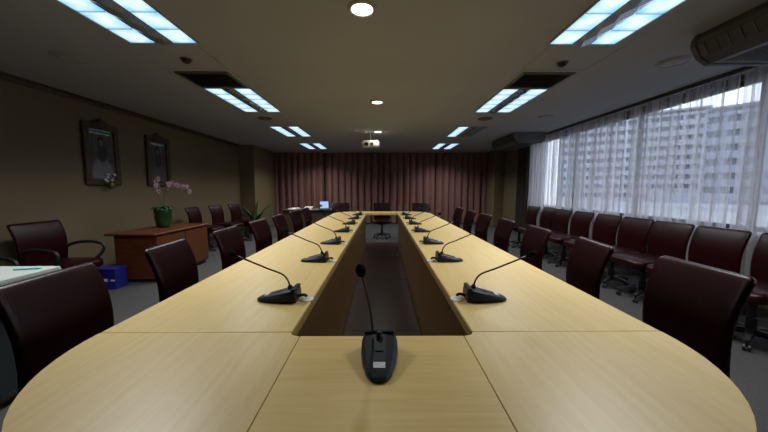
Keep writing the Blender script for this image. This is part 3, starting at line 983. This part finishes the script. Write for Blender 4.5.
# return air vents next to the second fixtures, and thin joints of the service strips
def vent(x, y, label):
    t = thing('ceiling_vent', label, 'vent', (x, y, H), 0, 'ceiling vents')
    for a0, a1, c0, c1 in ((-0.29, 0.29, -0.25, -0.22), (-0.29, 0.29, 0.22, 0.25), (-0.29, -0.26, -0.22, 0.22), (0.26, 0.29, -0.22, 0.22)):
        obj('frame', bx(a0, a1, c0, c1, -0.014, 0, 0.003), 'ventdark', t)
    obj('backing', bx(-0.26, 0.26, -0.22, 0.22, -0.003, 0), 'black', t)
    for j in range(9):
        yy = -0.19 + 0.38*j/8
        bm = bx(-0.26, 0.26, -0.014, 0.014, -0.001, 0.001)
        bmesh.ops.rotate(bm, verts=bm.verts, cent=(0, 0, 0), matrix=Matrix.Rotation(0.5, 3, 'X'))
        bmesh.ops.translate(bm, verts=bm.verts, vec=(0, yy, -0.0095))
        obj('slat', bm, 'ventdark', t)
vent(-1.98, 3.66, 'dark slatted ceiling vent between the portrait-side lights')
vent(1.84, 3.66, 'dark slatted ceiling vent between the window-side lights')
for i, x in enumerate((-1.98, 1.84)):
    bm = bmesh.new()
    for a0, a1, c0, c1 in ((-0.34, 0.34, 3.335, 3.341), (-0.34, -0.334, 2.79, 3.92), (0.334, 0.34, 2.79, 3.92)):
        box(bm, x+a0, x+a1, c0, c1, H-0.003, H)
    tag(obj('trim_%d' % (7+i), bm, 'fixture'), 'thin joint lines of the ceiling access panel', kind='structure')

# domes and round grilles
for x, y, lb in ((-1.93, 3.10, 'small black dome detector on the portrait-side ceiling'), (1.83, 3.16, 'small black dome detector on the window-side ceiling')):
    t = thing('dome_detector', lb, 'detector', (x, y, H), 0, 'dome detectors')
    bm = bmesh.new(); lathe(bm, [(0.052, -0.012), (0.055, 0.0)], 18); obj('collar', bm, 'ventdark', t)
    bm = bmesh.new(); lathe(bm, [(0.0, -0.045), (0.02, -0.041), (0.035, -0.030), (0.042, -0.012)], 18); obj('dome', bm, 'black', t, smooth=True)
def round_grille(x, y, r, m, label):
    t = thing('ceiling_speaker', label, 'speaker', (x, y, H), 0, 'round ceiling speakers')
    bm = bmesh.new(); lathe(bm, [(r*0.84, -0.008), (r*0.88, -0.014), (r, -0.006), (r, 0.0)], 28); obj('rim', bm, m, t, smooth=False)
    bm = bmesh.new(); lathe(bm, [(0.0, -0.016), (r*0.5, -0.015), (r*0.83, -0.009), (r*0.83, -0.001)], 28); obj('grille', bm, 'ventdark' if m == 'ventdark' else 'fixture', t, smooth=True)
round_grille(-3.04, 3.07, 0.14, 'fixture', 'round beige ceiling speaker above the loop-arm chairs')
round_grille(2.93, 3.12, 0.14, 'fixture', 'round beige ceiling speaker beside the near air conditioner')
round_grille(2.92, 5.46, 0.13, 'fixture', 'round beige ceiling speaker between the two air conditioners')
round_grille(-2.13, 5.60, 0.13, 'ventdark', 'dark round ceiling speaker in the portrait-side light row')
round_grille(1.88, 5.60, 0.13, 'ventdark', 'dark round ceiling speaker in the window-side light row')

# downlights down the middle
for i, (x, y) in enumerate(((-0.14, 2.25), (-0.07, 4.55), (-0.09, 6.86))):
    t = thing('downlight', 'round recessed downlight on the table axis, %s from the drapes' % ords[2-i], 'downlight', (x, y, H), 0, 'downlights over the table')
    bm = bmesh.new(); lathe(bm, [(0.078, -0.010), (0.084, -0.016), (0.104, -0.008), (0.106, 0.0)], 28); obj('ring', bm, 'fixture', t, smooth=False)
    bm = bmesh.new(); lathe(bm, [(0.0, -0.017), (0.05, -0.015), (0.076, -0.011), (0.076, -0.001)], 28); obj('bulb', bm, 'bulb', t, smooth=True)
    empty_light('downlight_light', 'AREA', (0, 0, -0.03), (0, 0, 0), t, energy=DOWN_W, color=(1.0, 0.95, 0.88), shape='DISK', size=0.14, spread=math.radians(150))

# ------------------------------------------------------------------ projector
pj = thing('projector', 'white projector hanging from the ceiling pole over the table', 'projector', (-0.26, 7.05, 0))
obj('body', bx(-0.20, 0.20, -0.14, 0.14, 2.215, 2.325, 0.02, 2), 'white_plastic', pj)
obj('ceiling_plate', bx(-0.06, 0.06, -0.06, 0.06, H-0.012, H, 0.003), 'chrome', pj)
bm = bmesh.new(); tube(bm, [(0, 0, H-0.012), (0, 0, 2.36)], 0.018, 10); obj('pole', bm, 'chrome', pj)
obj('bracket', bx(-0.17, 0.17, -0.10, 0.10, 2.335, 2.36, 0.005), 'white_plastic', pj)
for sx in (-1, 1):
    obj('bracket_arm', bx(sx*0.13-0.012, sx*0.13+0.012, -0.02, 0.02, 2.32, 2.336), 'chrome', pj)
bm = bmesh.new(); tube(bm, [(-0.09, -0.13, 2.27), (-0.09, -0.165, 2.27), (-0.09, -0.168, 2.27)], [0.045, 0.043, 0.036], 18)
ln = obj('lens', bm, 'lens', pj)
obj('front_grille', bx(0.00, 0.06, -0.144, -0.139, 2.23, 2.31), 'acdark', pj)
obj('socket_panel', bx(-0.19, -0.14, -0.144, -0.139, 2.23, 2.25), 'acdark', pj)

# ------------------------------------------------------------------ ceiling-hung air conditioners
def aircon(x, y0, y1, label):
    t = thing('air_conditioner', label, 'air conditioner', (x, (y0+y1)/2, H), 0, 'ceiling air conditioners')
    L = (y1-y0)/2
    prof = [(0.03, 0.0), (0.0, -0.05), (0.0, -0.10), (0.05, -0.185), (0.13, -0.235), (0.60, -0.235), (0.68, -0.19), (0.70, -0.05), (0.70, 0.0)]
    obj('casing', extrude_profile(prof, -L+0.04, L-0.04), 'ac', t)
    cap = [(0.35 + (a-0.35)*1.03, z*1.04 if z < 0 else 0) for a, z in prof]
    for s in (-1, 1):
        a, c = sorted((s*(L-0.04), s*L))
        bm = extrude_profile(cap, a, c)
        obj('end_cap', bm, 'ac', t)
    # outlet louvres along the slanted front edge
    dx, dz = 0.05, -0.085
    out_ = obj('outlet', extrude_profile([(-0.004, -0.098), (0.047, -0.187), (0.055, -0.18), (0.004, -0.09)], -L+0.08, L-0.08), 'acdark', t)
    for j in range(16):
        yy = -L+0.10 + (2*L-0.2)*j/15
        obj('vane', extrude_profile([(-0.010, -0.102), (0.041, -0.190), (0.047, -0.187), (-0.004, -0.098)], yy-0.004, yy+0.004), 'ac', out_)
    for j in range(10):
        xx = 0.20 + 0.035*j
        obj('intake_slat', bx(xx, xx+0.012, -L+0.10, L-0.10, -0.241, -0.235), 'acdark', t)
aircon(2.60, 1.20, 2.62, 'grey ceiling-hung air conditioner over the chairs near the table head')
aircon(3.00, 6.90, 8.30, 'grey ceiling-hung air conditioner by the drape end of the window')

# ------------------------------------------------------------------ city outside
tag(obj('ground', bx(6, 420, -200, 420, -32.2, -32), 'tarmac'), 'street level far below the window', kind='structure')
def tower(name, x, y, rz, w, d, h, floors, cols, m, label, zb=-32):
    """face towards -Y local; floor bands, piers and one pane per window"""
    t = thing(name, label, 'building', (x, y, zb), rz, 'office towers outside')
    obj('core', bx(-w/2, w/2, 0.6, d, 0, h), m, t)
    obj('parapet', bx(-w/2-0.3, w/2+0.3, 0.0, d+0.3, h, h+1.6), m, t)
    fh = h/floors
    bm0 = bx(-w/2, w/2, 0.0, 0.62, -fh*0.27, fh*0.27)
    first = None
    for k in range(floors+1):
        if first is None:
            first = obj('floor_band', bm0, m, t); o = first
        else:
            o = first.copy(); col.objects.link(o)
        o.location = (0, 0, k*fh)
    vis0 = max(0, floors - 13)
    cw = w/cols
    p0 = None
    for c in range(cols+1):
        if p0 is None:
            p0 = obj('pier', bx(-0.12*cw, 0.12*cw, 0.2, 0.62, 0, h), m, t); o = p0
        else:
            o = p0.copy(); col.objects.link(o)
        o.location = (-w/2 + c*cw, 0, 0)
    g0 = None
    for k in range(vis0, floors):
        for c in range(cols):
            if g0 is None:
                g0 = obj('window_pane', bx(-0.38*cw, 0.38*cw, 0.45, 0.58, -fh*0.23, fh*0.23), 'farglass', t); o = g0
            else:
                o = g0.copy(); col.objects.link(o)
            o.location = (-w/2 + (c+0.5)*cw, 0, (k+0.5)*fh)
tower('office_tower', 98, 122, -0.65, 46, 20, 61, 17, 14, 'facade', 'pale banded office tower seen through the sheer curtains by the slit')
tower('office_tower', 104, 68, -0.95, 44, 24, 54, 14, 12, 'facade2', 'grey banded office tower seen under the near air conditioner')
tower('office_tower', 62, 150, -0.30, 34, 18, 62, 17, 12, 'facade', 'pale banded office tower seen behind the drape-end sheer curtains')
lb_ = thing('low_building', 'low pale flat-roofed building below the office towers', 'building', (70, 62, -32), -0.85)
obj('body', bx(-30, 30, 0, 22, 0, 29), 'roofpale', lb_)
obj('parapet', bx(-30.3, 30.3, -0.3, 0.3, 29, 30.0), 'facade', lb_)
obj('roof_plant', bx(-12, 2, 8, 14, 29, 32), 'facade2', lb_)
